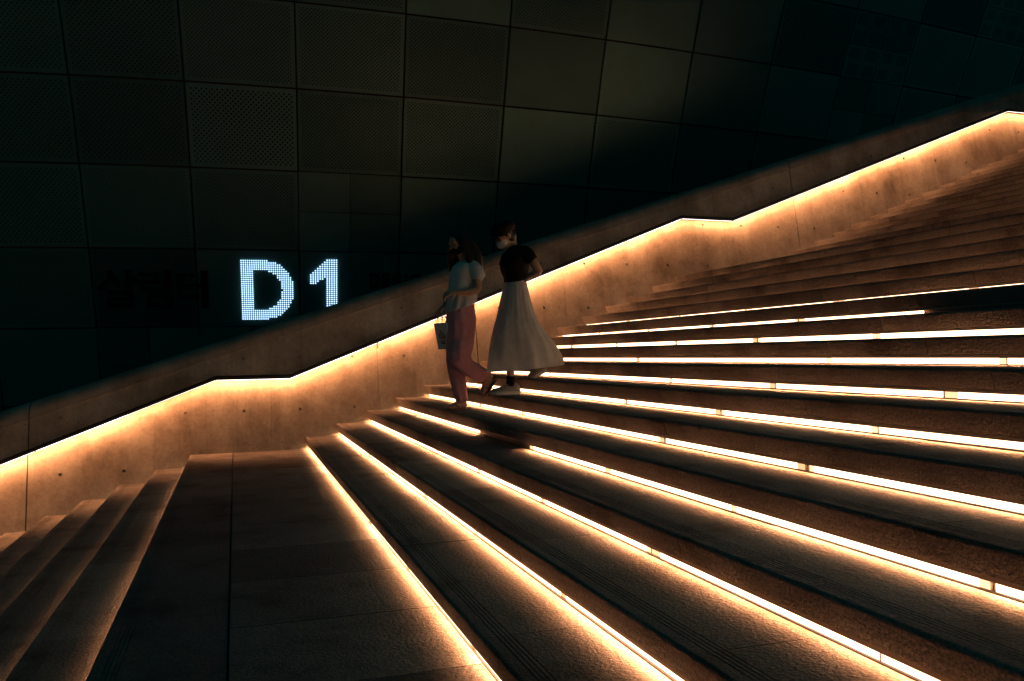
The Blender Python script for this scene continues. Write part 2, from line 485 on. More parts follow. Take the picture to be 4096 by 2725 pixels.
def along(path, step):
    out = []
    for (xa, za), (xb, zb) in zip(path[:-1], path[1:]):
        ln = math.hypot(xb-xa, zb-za); n = max(1, round(ln/step))
        for k in range(n):
            t0, t1 = k/n, (k+1)/n
            out.append(((xa+(xb-xa)*t0, za+(zb-za)*t0), (xa+(xb-xa)*t1, za+(zb-za)*t1), ln/n))
    return out
for p, q, ln in along(path, .9):
    g = random.choice((.004, .006, .012))/ln
    a = (p[0]+(q[0]-p[0])*g, p[1]+(q[1]-p[1])*g); c = (q[0]-(q[0]-p[0])*g, q[1]-(q[1]-p[1])*g)
    rail_piece('rail_light', [a, c], [(.058, .000), (.072, .000), (.072, .005), (.058, .005)], M['rail_led'])
    rail_piece('rail_lens', [a, c], [(.0926, -.0155), (.0950, -.0155), (.0956, -.010), (.0934, -.010)], M['rail_face'])
for p, q, ln in along(path, 1.3):
    x, z = (p[0]+q[0])/2, (p[1]+q[1])/2
    bm = bmesh.new()
    hexa(bm, [(x-.008, wall_y(z)-.070, z+.012), (x+.008, wall_y(z)-.070, z+.012), (x+.008, wall_y(z)+.02, z+.012), (x-.008, wall_y(z)+.02, z+.012),
              (x-.008, wall_y(z)-.070, z+.030), (x+.008, wall_y(z)-.070, z+.030), (x+.008, wall_y(z)+.02, z+.030), (x-.008, wall_y(z)+.02, z+.030)])
    from_bm('bracket', bm, M['black'], rail)
c0 = on_wall(1510, 1382, .1)
bm = bmesh.new(); box(bm, c0.x-.011, c0.x+.011, wall_y(c0.z)-.110, wall_y(c0.z)-.096, c0.z-.030, c0.z+.036)
q = from_bm('bracket', bm, M['steel'], rail); q['label'] = 'bright steel tab hanging below the rail'

# ------------------------------------------------------------------ bulging metal facade of the building behind
EX = [(0, 0), (0, 1), (0, 2), (1, 0), (1, 1), (1, 2), (2, 0), (2, 1), (3, 0)]
CO = np.array([[4.479, 14.3403, 3.6659], [.0074, .8452, -2.4757], [-.0011, -.0222, -.033], [8.7082, .0054, -.1232], [-.1536, .0072, .0984],
               [.0329, -.0226, -.0205], [.0977, .8829, .0792], [.0414, -.0312, -.0493], [-.0795, -.133, .0185]])
def surf(i, j, out=0.):
    f = lambda i, j: np.array([((i-5)/5)**a*((j-1.5)/2)**c for a, c in EX]) @ CO
    p = f(i, j)
    if out:
        du = f(i+.01, j)-p; dv = f(i, j+.01)-p; n = np.cross(dv, du); n /= np.linalg.norm(n)
        if n[1] > 0: n = -n
        p = p + n*out
    return Vector(p)
def surf_ij(x, y):
    """photo pixel -> facade grid coordinates (Newton on the viewing ray)"""
    d = ray(x, y); i, j = 3., 3.
    for _ in range(25):
        def g(i, j):
            p = np.array(surf(i, j)); t = p @ FWD
            return np.array([p @ RGT/t - d @ RGT, p @ UPV/t - d @ UPV])
        r = g(i, j); e = 1e-4
        J = np.column_stack([(g(i+e, j)-r)/e, (g(i, j+e)-r)/e])
        s = np.linalg.solve(J, -r); i += s[0]; j += s[1]
    return i, j
bldg = empty('panelled_building', surf(5, 6))
tag(bldg, 'bulging building facade of dark metal panels, many of them perforated', 'building')
def facade_piece(i0, i1, j0, j1, mat, w, h, gap=.030):
    gi, gj = gap/PW/2, gap/PH/2
    i0 += gi; i1 -= gi; j0 += gj; j1 -= gj
    tl_ = [random.uniform(-.007, .007) for _ in range(4)]
    jit = lambda a, c: (tl_[0]*(1-a) + tl_[1]*a)*(1-c) + (tl_[2]*(1-a) + tl_[3]*a)*c
    bm = bmesh.new(); uvl = bm.loops.layers.uv.new('UVMap'); n = 2; g = {}
    for a in range(n+1):
        for c in range(n+1):
            g[a, c] = bm.verts.new(surf(i0+(i1-i0)*a/n, j0+(j1-j0)*c/n, jit(a/n, c/n) or 1e-5))
    bk = {}
    for a, c in g: bk[a, c] = bm.verts.new(surf(i0+(i1-i0)*a/n, j0+(j1-j0)*c/n, -.03))
    fs = []
    for a in range(n):
        for c in range(n):
            f = bm.faces.new((g[a, c], g[a, c+1], g[a+1, c+1], g[a+1, c])); fs.append(f)
            for lp, (p, q) in zip(f.loops, ((a, c), (a, c+1), (a+1, c+1), (a+1, c))): lp[uvl].uv = (w*p/n, h*q/n)
    rim = [(a, 0) for a in range(n)] + [(n, c) for c in range(n)] + [(a, n) for a in range(n, 0, -1)] + [(0, c) for c in range(n, 0, -1)]
    for k in range(len(rim)):
        p, q = rim[k], rim[(k+1) % len(rim)]
        bm.faces.new((g[p], g[q], bk[q], bk[p]))
    return from_bm('facade_panel', bm, M[mat], bldg)
KIND = {}
for r, row in {-3: 'aabapapbapcbba', -2: 'abaapabpppbcca', -1: 'aaabpbppacbbaa', 0: 'aabbbpppPqbbab', 1: 'aaabbpbppqqbaa', 2: 'abbqpppppqpbaa', 3: 'bbppppppppppaa', 4: 'pqqpppqppppppp', 5: 'pppppppppppppp'}.items():
    for c, k in enumerate(row): KIND[c-1, r] = k
# rows above are written from column -1; shift so that column 0 is the one cut by the left edge of the picture
for r in range(-3, 6):
    for c in range(-2, 13):
        k = KIND.get((c-1, r), 'p')
        if k in 'ab': facade_piece(c, c+1, r, r+1, 'perf_a' if k == 'a' else 'perf_b', PW, PH)
        elif k in 'pP': facade_piece(c, c+1, r, r+1, 'plate', PW, PH)
        else:
            for a in (0, .5):
                for e in (0, .5): facade_piece(c+a, c+a+.5, r+e, r+e+.5, 'plate' if k == 'q' else 'perf_c', PW/2, PH/2, .012)
bm = bmesh.new(); g = {}
for a in range(-2, 14):
    for c in range(-3, 8): g[a, c] = bm.verts.new(surf(a, c, -.045))
for a in range(-2, 13):
    for c in range(-3, 7): bm.faces.new((g[a, c], g[a, c+1], g[a+1, c+1], g[a+1, c]))
from_bm('backing_wall', bm, M['dark'], bldg)

# ------------------------------------------------------------------ signs on the facade
def zoom_ij(zx, zy, s, ox, oy): return surf_ij(ox + zx*s, oy + zy*s)
def grid_map(p00, p10, p01):
    """affine map from unit square to facade grid coordinates, from three photo pixels"""
    a, c, e = (np.array(surf_ij(*p)) for p in (p00, p10, p01))
    return lambda u, v: a + (c-a)*u + (e-a)*v
def dots(name, cells, nu, nv, mp, label):
    t = empty(name, surf(*mp(.5, 1), .02)); tag(t, label, 'sign letter', 'lit gate sign')
    bm = bmesh.new()
    o0 = Vector(surf(*mp(0, 0), .012)); du = (Vector(surf(*mp(1, 0), .012))-o0); dv = (Vector(surf(*mp(0, 1), .012))-o0)
    r = min(du.length/(nu-1), dv.length/(nv-1))*.33
    eu, ev = du.normalized(), dv.normalized(); nn = ev.cross(eu).normalized()
    if nn.y > 0: nn = -nn
    for u, v in cells:
        c = Vector(surf(*mp(u/(nu-1), v/(nv-1)), .012))
        lo = [bm.verts.new(c + (eu*math.cos(a) + ev*math.sin(a))*r) for a in [6.2832*k/8 for k in range(8)]]
        hi = [bm.verts.new(c + nn*r*.6 + (eu*math.cos(a) + ev*math.sin(a))*r*.75) for a in [6.2832*k/8 for k in range(8)]]
        bm.faces.new(hi)
        for k in range(8): bm.faces.new((lo[k], lo[(k+1) % 8], hi[(k+1) % 8], hi[k]))
    o = from_bm('light_dots', bm, M['sign_led'], t); o['kind'] = 'stuff'
NU, NV = 25, 29
cells = []
for u in range(NU):
    for v in range(NV):
        x, y = u, v-14.0
        # outer and inner outline of the letter D
        def inside(x, y, xl, xc, hh, rx):
            if abs(y) > hh or x < xl: return False
            if x <= xc: return True
            return ((x-xc)/rx)**2 + (abs(y)/hh)**2 <= 1.0
        if inside(x, y, 0, 10.5, 14.2, 14.2) and not inside(x, y, 5.5, 10.0, 9.4, 9.0): cells.append((u, v))
s4 = .5945
dots('led_letter', cells, NU, NV, grid_map((1622*s4, 900+239*s4), (1966*s4, 900+244*s4), (1636*s4, 900+632*s4)), 'glowing letter D of blue-white light dots on the dark facade')
cells = []
for v in range(NV):
    for u in range(12):
        if 7 <= u <= 11: cells.append((u, v))
        else:
            upper = 6.5 - u*.93 + (0 if u > 2 else .2)     # slanted flag of the 1
            lower = 11.0 - max(0, u-2)*.62
            if upper <= v <= lower: cells.append((u, v))
s8 = .3394
dots('led_letter', cells, 12, NV, grid_map((1200+125*s8, 980+180*s8), (1200+430*s8, 980+180*s8), (1200+133*s8, 980+862*s8)), 'glowing digit 1 of blue-white light dots, its foot behind the parapet')

def raised(name, polys, s, ox, oy, label, depth=.05):
    """letters cut from flat outlines given in photo-zoom pixels, standing proud of the panels"""
    bm = bmesh.new()
    for poly in polys:
        ij = [zoom_ij(x, y, s, ox, oy) for x, y in poly]
        a = [bm.verts.new(surf(i, j, .012)) for i, j in ij]; c = [bm.verts.new(surf(i, j, depth)) for i, j in ij]
        n = len(a)
        for k in range(n): bm.faces.new((a[k], a[(k+1) % n], c[(k+1) % n], c[k]))
        bm.faces.new(a[::-1]); bm.faces.new(c)
    return tag(from_bm(name, bm, M['sign_dark']), label, 'sign letter', 'unlit sign letters')
def rc(x0, y0, x1, y1): return [(x0, y0), (x1, y0), (x1, y1), (x0, y1)]
sk = .297
raised('sign_letter', [[(445, 345), (505, 345), (512, 430), (365, 600), (315, 560), (440, 440)], [(500, 400), (515, 400), (625, 530), (585, 575), (490, 470)],
    rc(690, 330, 762, 590), rc(763, 435, 838, 492), rc(450, 612, 785, 655), rc(722, 656, 786, 700), rc(452, 701, 787, 742), rc(455, 743, 520, 785), rc(458, 786, 792, 835)],
    sk, 300, 980, 'unlit black letter 살, leftmost of the three on a perforated panel')
raised('sign_letter', [rc(865, 370, 1130, 415), rc(1072, 416, 1132, 468), rc(870, 469, 1134, 512), rc(875, 513, 935, 572), rc(880, 573, 1150, 620), rc(1205, 340, 1288, 640),
    rc(972, 655, 1300, 702), rc(975, 703, 1040, 785), rc(1240, 703, 1303, 785), rc(978, 786, 1306, 835)], sk, 300, 980, 'unlit black letter 림 between the other two on a perforated panel')
raised('sign_letter', [rc(1372, 380, 1608, 425), rc(1376, 426, 1438, 518), rc(1380, 519, 1600, 565), rc(1384, 566, 1445, 669), rc(1388, 670, 1682, 716),
    rc(1702, 345, 1785, 518), rc(1622, 519, 1788, 565), rc(1712, 566, 1798, 835)], sk, 300, 980, 'unlit black letter 터, rightmost of the three, crossing a panel joint')
def latin(ch, px, py, w, h, label):
    cu = bpy.data.curves.new('t', 'FONT'); cu.body = ch; cu.size = 1; cu.offset = .018
    to = bpy.data.objects.new('t', cu); COL.objects.link(to)
    me0 = bpy.data.meshes.new_from_object(to.evaluated_get(bpy.context.evaluated_depsgraph_get()))
    bpy.data.objects.remove(to); bpy.data.curves.remove(cu)
    xs = [v.co.x for v in me0.vertices]; ys = [v.co.y for v in me0.vertices]
    bm = bmesh.new(); bm.from_mesh(me0); bpy.data.meshes.remove(me0)
    mp = grid_map((px, py), (px+w, py+w*.03), (px, py+h))
    for v in bm.verts:
        u = (v.co.x-min(xs))/(max(xs)-min(xs)); t = 1-(v.co.y-min(ys))/(max(ys)-min(ys))
        v.co = surf(*mp(u, t), .012)
    r = bmesh.ops.extrude_face_region(bm, geom=bm.faces[:])
    bmesh.ops.translate(bm, vec=(0, -.045, .01), verts=[q for q in r['geom'] if isinstance(q, bmesh.types.BMVert)])
    tag(from_bm('sign_letter', bm, M['sign_dark']), label, 'sign letter', 'unlit sign letters')
lx = 1200+825*s8
for ch, x, w in (('D', 825, 110), ('E', 970, 85), ('S', 1090, 100), ('I', 1235, 22), ('G', 1285, 125)):
    latin(ch, 1200+x*s8, 980+(335 + (x-825)*.03)*s8, w*s8, 168*s8, f'unlit black letter {ch} on the dark facade, low behind the parapet')

# ------------------------------------------------------------------ people: helpers
ZS, ZOX, ZOY = .574, 1600, 820             # the photo crop in which the figures were measured
def zp(zx, zy, Y): return at_y(ZOX+zx*ZS, ZOY+zy*ZS, Y)
def ball(bm, c, rx, ry, rz, rot=None, seg=20):
    mt = Matrix.Translation(c) @ (rot.to_4x4() if rot else Matrix.Identity(4)) @ Matrix.Diagonal((rx, ry, rz, 1))
    bmesh.ops.create_uvsphere(bm, u_segments=seg, v_segments=seg//2+2, radius=1, matrix=mt)
def frame(t):
    t = t.normalized(); a = Vector((0, 1, 0)) if abs(t.y) < .9 else Vector((1, 0, 0))
    u = a.cross(t).normalized(); return u, t.cross(u)
def tube(bm, pts, flat=1., n=12):
    """closed round tube through (point, radius) with domed ends"""
    P = [Vector(p) for p, r in pts]; Rr = [r for p, r in pts]; rings = []
    for k in range(len(P)):
        t = (P[min(k+1, len(P)-1)] - P[max(k-1, 0)])
        u, v = frame(t)
        if rings and u.dot(lastu) < 0: u, v = -u, -v
        lastu = u
        rings.append([bm.verts.new(P[k] + (u*math.cos(a) + v*flat*math.sin(a))*Rr[k]) for a in [6.2832*q/n for q in range(n)]])
    for r0, r1 in zip(rings[:-1], rings[1:]):
        for k in range(n): bm.faces.new((r0[k], r0[(k+1) % n], r1[(k+1) % n], r1[k]))
    for ring, c, d, r in ((rings[0], P[0], P[0]-P[1], Rr[0]), (rings[-1], P[-1], P[-1]-P[-2], Rr[-1])):
        tip = bm.verts.new(c + d.normalized()*r*.75)
        for k in range(n): bm.faces.new((ring[k], ring[(k+1) % n], tip))
def loft(bm, rings, Y, n=40, folds=None, cap=True):
    """rings: (left px, right px, half depth in m, y offset); cross-sections spanned between two outline points"""
    R_ = []
    # densify
    dense = []
    for a, c in zip(rings[:-1], rings[1:]):
        for k in range(6): 
            t = k/6
            dense.append(tuple(((a[q][0]+(c[q][0]-a[q][0])*t, a[q][1]+(c[q][1]-a[q][1])*t) if q < 2 else a[q]+(c[q]-a[q])*t) for q in range(4)))
    dense.append(rings[-1])
    for s_, (l, r, dp, oy) in enumerate(dense):
        pl, pr = zp(*l, Y+oy), zp(*r, Y+oy); c = (pl+pr)/2; u = (pr-pl)/2; v = Vector((0, 1, 0))*dp
        ring = []
        for k in range(n):
            a = 6.2832*k/n; f = 1.
            if folds: f += folds(a, s_/(len(dense)-1))
            ring.append(bm.verts.new(c + (u*math.cos(a) + v*math.sin(a))*f))
        R_.append(ring)
    for r0, r1 in zip(R_[:-1], R_[1:]):
        for k in range(n): bm.faces.new((r0[k], r0[(k+1) % n], r1[(k+1) % n], r1[k]))
    if cap: bm.faces.new(R_[0][::-1]); bm.faces.new(R_[-1])
def fuse(name, bm, voxel, mat, parent, smooth=4):
    """one continuous skin round everything in bm"""
    bmesh.ops.recalc_face_normals(bm, faces=bm.faces)
    me = bpy.data.meshes.new('raw'); bm.to_mesh(me); bm.free()
    o = bpy.data.objects.new('raw', me); COL.objects.link(o)
    md = o.modifiers.new('r', 'REMESH'); md.mode = 'VOXEL'; md.voxel_size = voxel
    if smooth:
        sm = o.modifiers.new('s', 'SMOOTH'); sm.factor = .5; sm.iterations = smooth
    out = bpy.data.meshes.new_from_object(o.evaluated_get(bpy.context.evaluated_depsgraph_get()))
    bpy.data.objects.remove(o); bpy.data.meshes.remove(me)
    out.name = name; out.materials.clear()
    q = link(name, out, mat, None, True)
    if parent is not None:
        q.parent = parent; q.matrix_parent_inverse = Matrix.Translation(-parent.location)
    return q
def skin_mat(name, col):
    mt, nt, bs = new_mat(name); p = pos(nt)
    g = noise(nt, p, 60, 3, .6)
    L(nt, mixc(nt, 1., col, ramp(nt, g, [(.3, (.88, .84, .82)), (.7, (1, 1, 1))]), 'MULTIPLY'), bs.inputs['Base Color'])
    bs.inputs['Roughness'].default_value = .5; bs.inputs['Subsurface Weight'].default_value = .08
    bs.inputs['Subsurface Radius'].default_value = (.012, .005, .003)
    return mt
def hair_mat():
    mt, nt, bs = new_mat('dark_hair'); p = pos(nt)
    mp = N(nt, 'ShaderNodeMapping'); mp.inputs['Scale'].default_value = (160, 160, 9); L(nt, p, mp.inputs['Vector'])
    h = noise(nt, mp.outputs[0], 1., 3, .6)
    L(nt, ramp(nt, h, [(.3, (.004, .003, .002)), (.7, (.012, .008, .006))]), bs.inputs['Base Color'])
    bs.inputs['Roughness'].default_value = .42; bump(nt, bs, h, .5, .003)
    return mt
SKIN = skin_mat('skin', (.52, .33, .23)); HAIR = hair_mat()
WHITE = fabric('white_cotton', (.74, .74, .74)); PINK = fabric('pink_viscose', (.84, .40, .45), thin=.12); CREAM = fabric('cream_cotton', (.84, .81, .77), thin=.3)
BLACK = fabric('black_cotton', (.006, .006, .007), sheen=0.); MASKW = fabric('white_mask', (.78, .80, .82), .8, 900, .08); SOLE = plain('sandal_sole', (.10, .07, .05), .6)
SNK = fabric('grey_suede', (.34, .32, .29), .8); RUB = plain('white_rubber', (.55, .54, .50), .55); LACE = plain('laces', (.10, .10, .10), .7)
EYE = plain('eye_dark', (.01, .008, .007), .2)
def hand(bm, wrist, palm_dir, curl_dir, side, size=1.):
    """palm, four unequal bent fingers and a thumb leaving the side of the palm"""
    f = palm_dir.normalized(); c = (curl_dir - f*curl_dir.dot(f)).normalized(); sd = side.normalized()
    pal = wrist + f*.045*size
    ball(bm, pal, .040*size, .040*size, .016*size, Matrix((f, sd, f.cross(sd))).transposed(), 14)
    for k, (o_, ln) in enumerate(((-.028, .068), (-.009, .078), (.010, .073), (.028, .056))):
        b0 = wrist + f*.078*size + sd*o_*size; ln *= size
        p1 = b0 + (f*.85 + c*.35).normalized()*ln*.45
        p2 = p1 + (f*.35 + c*.9).normalized()*ln*.33
        p3 = p2 + (-f*.2 + c*.95).normalized()*ln*.26
        tube(bm, [(b0-f*.02, .0095*size), (b0, .0092*size), (p1, .0085*size), (p2, .0078*size), (p3, .0068*size)], n=8)
    t0 = wrist + f*.025*size - sd*.030*size
    t1 = t0 + (f*.55 - sd*.6 + c*.4).normalized()*.034*size; t2 = t1 + (f*.8 + c*.55).normalized()*.030*size
    tube(bm, [(t0, .0125*size), (t1, .0105*size), (t2, .008*size)], n=8)
def sandal(parent, heel, toe, up, w, name='sandal'):
    f = (toe-heel); ln = f.length; f.normalize(); sd = f.cross(up).normalized(); up = sd.cross(f).normalized()
    bm = bmesh.new(); out = []
    for k in range(24):
        a = 6.2832*k/24; t = .5+.5*math.cos(a)
        ww = w*(.42 + .12*t)*math.copysign(abs(math.sin(a))**.7, math.sin(a))
        out.append(heel + f*ln*t + sd*ww)
    lo = [bm.verts.new(p) for p in out]; hi = [bm.verts.new(p+up*.014) for p in out]
    for k in range(24): bm.faces.new((lo[k], lo[(k+1) % 24], hi[(k+1) % 24], hi[k]))
    bm.faces.new(lo[::-1]); bm.faces.new(hi)
    o = from_bm(name, bm, SOLE, parent)
    bm = bmesh.new(); tp = heel + f*ln*.84 + up*.034
    for s_ in (-1, 1):
        a = heel + f*ln*.48 + sd*s_*w*.42 + up*.012; m_ = (a+tp)/2 + up*.024 + sd*s_*.008
        tube(bm, [(a, .005), (m_, .0055), (tp, .005)], n=8)
    from_bm('strap', bm, SOLE, o)
    return o
def foot(bm, ankle, heel, toe, up, w=.085):
    f = (toe-heel).normalized(); sd = f.cross(up).normalized(); ln = (toe-heel).length
    tube(bm, [(ankle + (ankle-heel).normalized()*.05, .036), (ankle, .034), (heel + f*.035 + up*.036, .033)])
    tube(bm, [(heel + f*.03 + up*.030, .030), (heel + f*ln*.3 + up*.036, .033), (heel + f*ln*.55 + up*.030, .033), (heel + f*ln*.78 + up*.020, .031)])
    tube(bm, [(ankle, .033), (heel + f*ln*.42 + up*.045, .028), (heel + f*ln*.62 + up*.032, .024)])
    for k in range(5):
        o_ = (k-2)*.0165; t = .80 if k else .82
        b0 = heel + f*ln*.72 + sd*o_ + up*.018
        tube(bm, [(b0, .011), (heel + f*(ln*(.97-.022*k)) + sd*o_*1.05 + up*.012, .0085 if k else .011)], n=8)
def sneaker(parent, heel, toe, up, name='sneaker'):
    f = toe-heel; ln = f.length; f.normalize(); sd = f.cross(up).normalized(); up = sd.cross(f).normalized()
    secs = [(0, .032, .085), (.06, .040, .102), (.18, .042, .108), (.30, .042, .105), (.45, .045, .095), (.60, .050, .080), (.75, .053, .068), (.88, .048, .060), (.97, .032, .048), (1.0, .016, .036)]
    bm = bmesh.new(); rings = []
    for t, w, h in secs:
        c = heel + f*ln*t; ring = []
        for k in range(16):
            a = 6.2832*k/16; x = w*math.cos(a); y = math.sin(a)
            ring.append(bm.verts.new(c + sd*x*(1 if y < .2 else 1-.35*y) + up*(.022 + (h-.022)*max(0, y)**.8 if y > 0 else .022 + .006*y)))
        rings.append(ring)
    for r0, r1 in zip(rings[:-1], rings[1:]):
        for k in range(16): bm.faces.new((r0[k], r0[(k+1) % 16], r1[(k+1) % 16], r1[k]))
    bm.faces.new(rings[0][::-1]); bm.faces.new(rings[-1])
    o = from_bm(name, bm, SNK, parent, True)
    bm = bmesh.new(); out = []
    for t, w, h in secs: out.append((t, w+.004))
    pts = [heel + f*ln*t*1.01 + sd*w for t, w in out] + [heel + f*ln*t*1.01 - sd*w for t, w in out[::-1]]
    lo = [bm.verts.new(p) for p in pts]; hi = [bm.verts.new(p + up*.027) for p in pts]; n = len(pts)
    for k in range(n): bm.faces.new((lo[k], lo[(k+1) % n], hi[(k+1) % n], hi[k]))
    bm.faces.new(lo[::-1]); bm.faces.new(hi)
    from_bm('sole', bm, RUB, o)
    bm = bmesh.new()
    for t in (.34, .42, .50, .58):
        h = np.interp(t, [a for a, _, _ in secs], [b for _, _, b in secs]); w = .026
        c = heel + f*ln*t + up*(h+.002)
        tube(bm, [(c + sd*w - up*.012, .0045), (c + up*.002, .005), (c - sd*w - up*.012, .0045)], n=6)
    from_bm('laces', bm, LACE, o)
    return o
def folds(seed, amp, lo=2, hi=9, twist=2.):
    rg = random.Random(seed); w = [(rg.randint(lo, hi), rg.uniform(-twist, twist)*3, rg.uniform(0, 6.28), rg.uniform(.4, 1)) for _ in range(6)]
    tot = sum(x[3] for x in w)
    return lambda a, s_: amp*(.25+.75*s_)*sum(q*math.sin(n*a + tw*s_ + ph) for n, tw, ph, q in w)/tot*1.8
def head(bm, c, f, up, k=1.):
    """skull, jaw, nose, ears, lips; f is where the face looks"""
    f = f.normalized(); sd = f.cross(up).normalized(); up = sd.cross(f).normalized()
    rot = Matrix((f, sd, up)).transposed()
    ball(bm, c + up*.020*k - f*.008*k, .096*k, .076*k, .092*k, rot)
    ball(bm, c - up*.045*k + f*.022*k, .066*k, .058*k, .070*k, rot)
    ball(bm, c - up*.088*k + f*.050*k, .026*k, .030*k, .022*k, rot, 12)
    tube(bm, [(c + f*.080*k + up*.012*k, .008*k), (c + f*.092*k - up*.010*k, .010*k), (c + f*.100*k - up*.026*k, .012*k)], n=8)
    for s_ in (-1, 1):
        ball(bm, c + f*.074*k + sd*s_*.034*k - up*.022*k, .020*k, .024*k, .020*k, rot, 12)
        ball(bm, c - f*.004*k + sd*s_*.078*k - up*.006*k, .018*k, .010*k, .030*k, rot, 12)
        ball(bm, c + f*.078*k + sd*s_*.030*k + up*.022*k, .014*k, .026*k, .008*k, rot, 10)
    for q in (-.052, -.062): ball(bm, c + f*.080*k + up*q*k, .011*k, .022*k, .0065*k, rot, 10)
    return sd, up, rot
def eyes(parent, c, f, sd, up, rot, k=1.):
    bm = bmesh.new()
    for s_ in (-1, 1): ball(bm, c + f*.082*k + sd*s_*.031*k + up*.006*k, .008*k, .015*k, .006*k, rot, 10)
    from_bm('eyes', bm, EYE, parent, True)

# ------------------------------------------------------------------ person in white tee and pink trousers
YA = 7.665
ZA = nosing(4)[1]
G = lambda x, y, dy=0.: zp(x, y, YA+dy)
body_bm = bmesh.new()
hc = G(408, 268, 0); fdir = Vector((-.86, -.36, -.36)); hup = Vector((-.28, -.05, .95))
sdA, upA, rotA = head(body_bm, hc, fdir, hup, .97)
tube(body_bm, [(G(428, 320), .050), (G(446, 372), .048), (G(456, 410, .0), .058)])
tube(body_bm, [(G(456, 430), .085), (G(452, 520), .105), (G(440, 640), .098), (G(425, 740), .095), (G(425, 810), .100)], flat=1.25)
tube(body_bm, [(G(470, 425, -.05), .055), (G(520, 432, -.135), .048), (G(538, 520, -.165), .042), (G(543, 592, -.175), .036)])
tube(body_bm, [(G(543, 592, -.175), .036), (G(500, 604, -.180), .037), (G(440, 612, -.180), .030), (G(392, 614, -.175), .023)])
hand(body_bm, G(392, 614, -.175), Vector((-1, .05, -.10)), Vector((-.15, .35, -.9)), Vector((-.05, .75, .65)))
tube(body_bm, [(G(440, 425, .06), .055), (G(408, 440, .150), .046), (G(385, 530, .175), .040), (G(372, 600, .18), .036)])
tube(body_bm, [(G(372, 600, .18), .036), (G(340, 660, .14), .031), (G(312, 700, .09), .023)])
hand(body_bm, G(312, 700, .09), Vector((-.75, -.25, -.6)), Vector((.3, .1, -1)), Vector((.2, -.95, .1)))
# legs inside the trousers
tube(body_bm, [(G(410, 800, .06), .075), (G(395, 960, .065), .068), (G(385, 1080, .06), .058), (G(400, 1200, .06), .052), (G(435, 1350, .06), .036)])
tube(body_bm, [(G(430, 800, -.05), .075), (G(420, 960, -.075), .068), (G(430, 1080, -.08), .055), (G(520, 1150, -.085), .052), (G(618, 1190, -.085), .036)])
UZ = Vector((0, 0, 1))
hl = G(478, 1428, .06); hl.z = ZA + .014; to = G(335, 1437, .04); to.z = ZA + .014
foot(body_bm, G(440, 1380, .06), hl, to, UZ)
hl2 = G(655, 1215, -.085); to2 = G(578, 1330, -.10)
upf = Vector((-.83, 0, .55))
foot(body_bm, G(622, 1195, -.085), hl2, to2, upf)
pA = fuse('person', body_bm, .0062, SKIN, None, 3)
pA.location = (0, 0, 0)
tag(pA, 'person with long dark hair in white tee and pink trousers, stepping down with a bag', 'person')
eyes(pA, hc, fdir.normalized(), sdA, upA, rotA, .97)
bm = bmesh.new()                            # dark face mask
ball(bm, hc - upA*.050 + fdir.normalized()*.044, .066, .060, .048, rotA, 18)
fuse('face_mask', bm, .006, BLACK, pA, 2)
bm = bmesh.new()                            # tee: trunk and short sleeves
loft(bm, [((415, 392), (492, 384), .060, 0), ((372, 425), (528, 408), .135, 0), ((352, 470), (545, 455), .160, 0), ((344, 540), (540, 535), .150, 0), ((338, 610), (533, 610), .140, 0), ((330, 690), (527, 660), .142, 0), ((318, 755), (511, 690), .150, 0)], YA, 48, folds(3, .075, 3, 10, 3.))
tube(bm, [(G(500, 418, -.09), .060), (G(532, 455, -.150), .066), (G(552, 505, -.175), .064)])
tube(bm, [(G(430, 422, .09), .058), (G(395, 460, .155), .062), (G(388, 505, .17), .060)])
fuse('tee', bm, .0075, WHITE, pA, 3)
bm = bmesh.new()                            # wide trousers
loft(bm, [((326, 742), (509, 690), .135, 0), ((318, 830), (528, 790), .158, 0), ((318, 920), (520, 900), .150, 0), ((322, 1010), (492, 1000), .110, 0), ((345, 1060), (450, 1050), .05, 0)], YA, 56, folds(5, .10, 3, 11))
loft(bm, [((350, 900), (450, 900), .07, .03), ((326, 990), (468, 990), .098, .055), ((328, 1080), (462, 1085), .092, .06), ((342, 1170), (460, 1190), .085, .06), ((362, 1270), (466, 1285), .078, .06), ((382, 1345), (474, 1345), .070, .06), ((390, 1372), (482, 1362), .064, .06)], YA, 44, folds(8, .18, 3, 9, 3.))
loft(bm, [((360, 890), (490, 860), .07, -.03), ((342, 960), (512, 930), .100, -.06), ((338, 1030), (505, 1000), .105, -.075), ((352, 1105), (492, 1050), .098, -.08), ((412, 1160), (500, 1078), .090, -.08), ((478, 1205), (556, 1112), .085, -.085), ((530, 1228), (600, 1145), .080, -.085), ((562, 1238), (630, 1165), .074, -.085)], YA, 44, folds(12, .17, 3, 9, 3.))
tube(bm, [(G(330, 749, -.02), .02), (G(420, 735, -.135), .018), (G(508, 700, -.02), .02)])
fuse('trousers', bm, .0072, PINK, pA, 5)
bm = bmesh.new()                            # long hair down to the chest and over the back
fA = fdir.normalized()
ball(bm, hc + upA*.030 - fA*.026, .100, .092, .098, rotA)
ball(bm, hc - upA*.010 - fA*.050, .075, .088, .10, rotA)
for a, c_, e, r in (((455, 235, -.055), (500, 330, -.085), (548, 430, -.125), .042), ((480, 250, -.03), (525, 345, -.06), (560, 440, -.10), .040), ((430, 225, -.075), (468, 330, -.098), (505, 440, -.135), .036),
                    ((440, 230, .05), (430, 350, .10), (395, 470, .16), .045), ((375, 225, .055), (352, 340, .085), (352, 470, .13), .030), ((395, 215, .06), (375, 340, .095), (368, 480, .14), .034),
                    ((490, 270, .02), (535, 360, .0), (558, 470, -.03), .05), ((470, 260, .05), (500, 370, .06), (520, 480, .06), .05)):
    p0, p1, p2 = G(*a), G(*c_), G(*e)
    tube(bm, [(p0, r), ((p0+p1)/2, r*1.08), (p1, r*1.05), ((p1+p2)/2, r*.92), (p2, r*.5)])
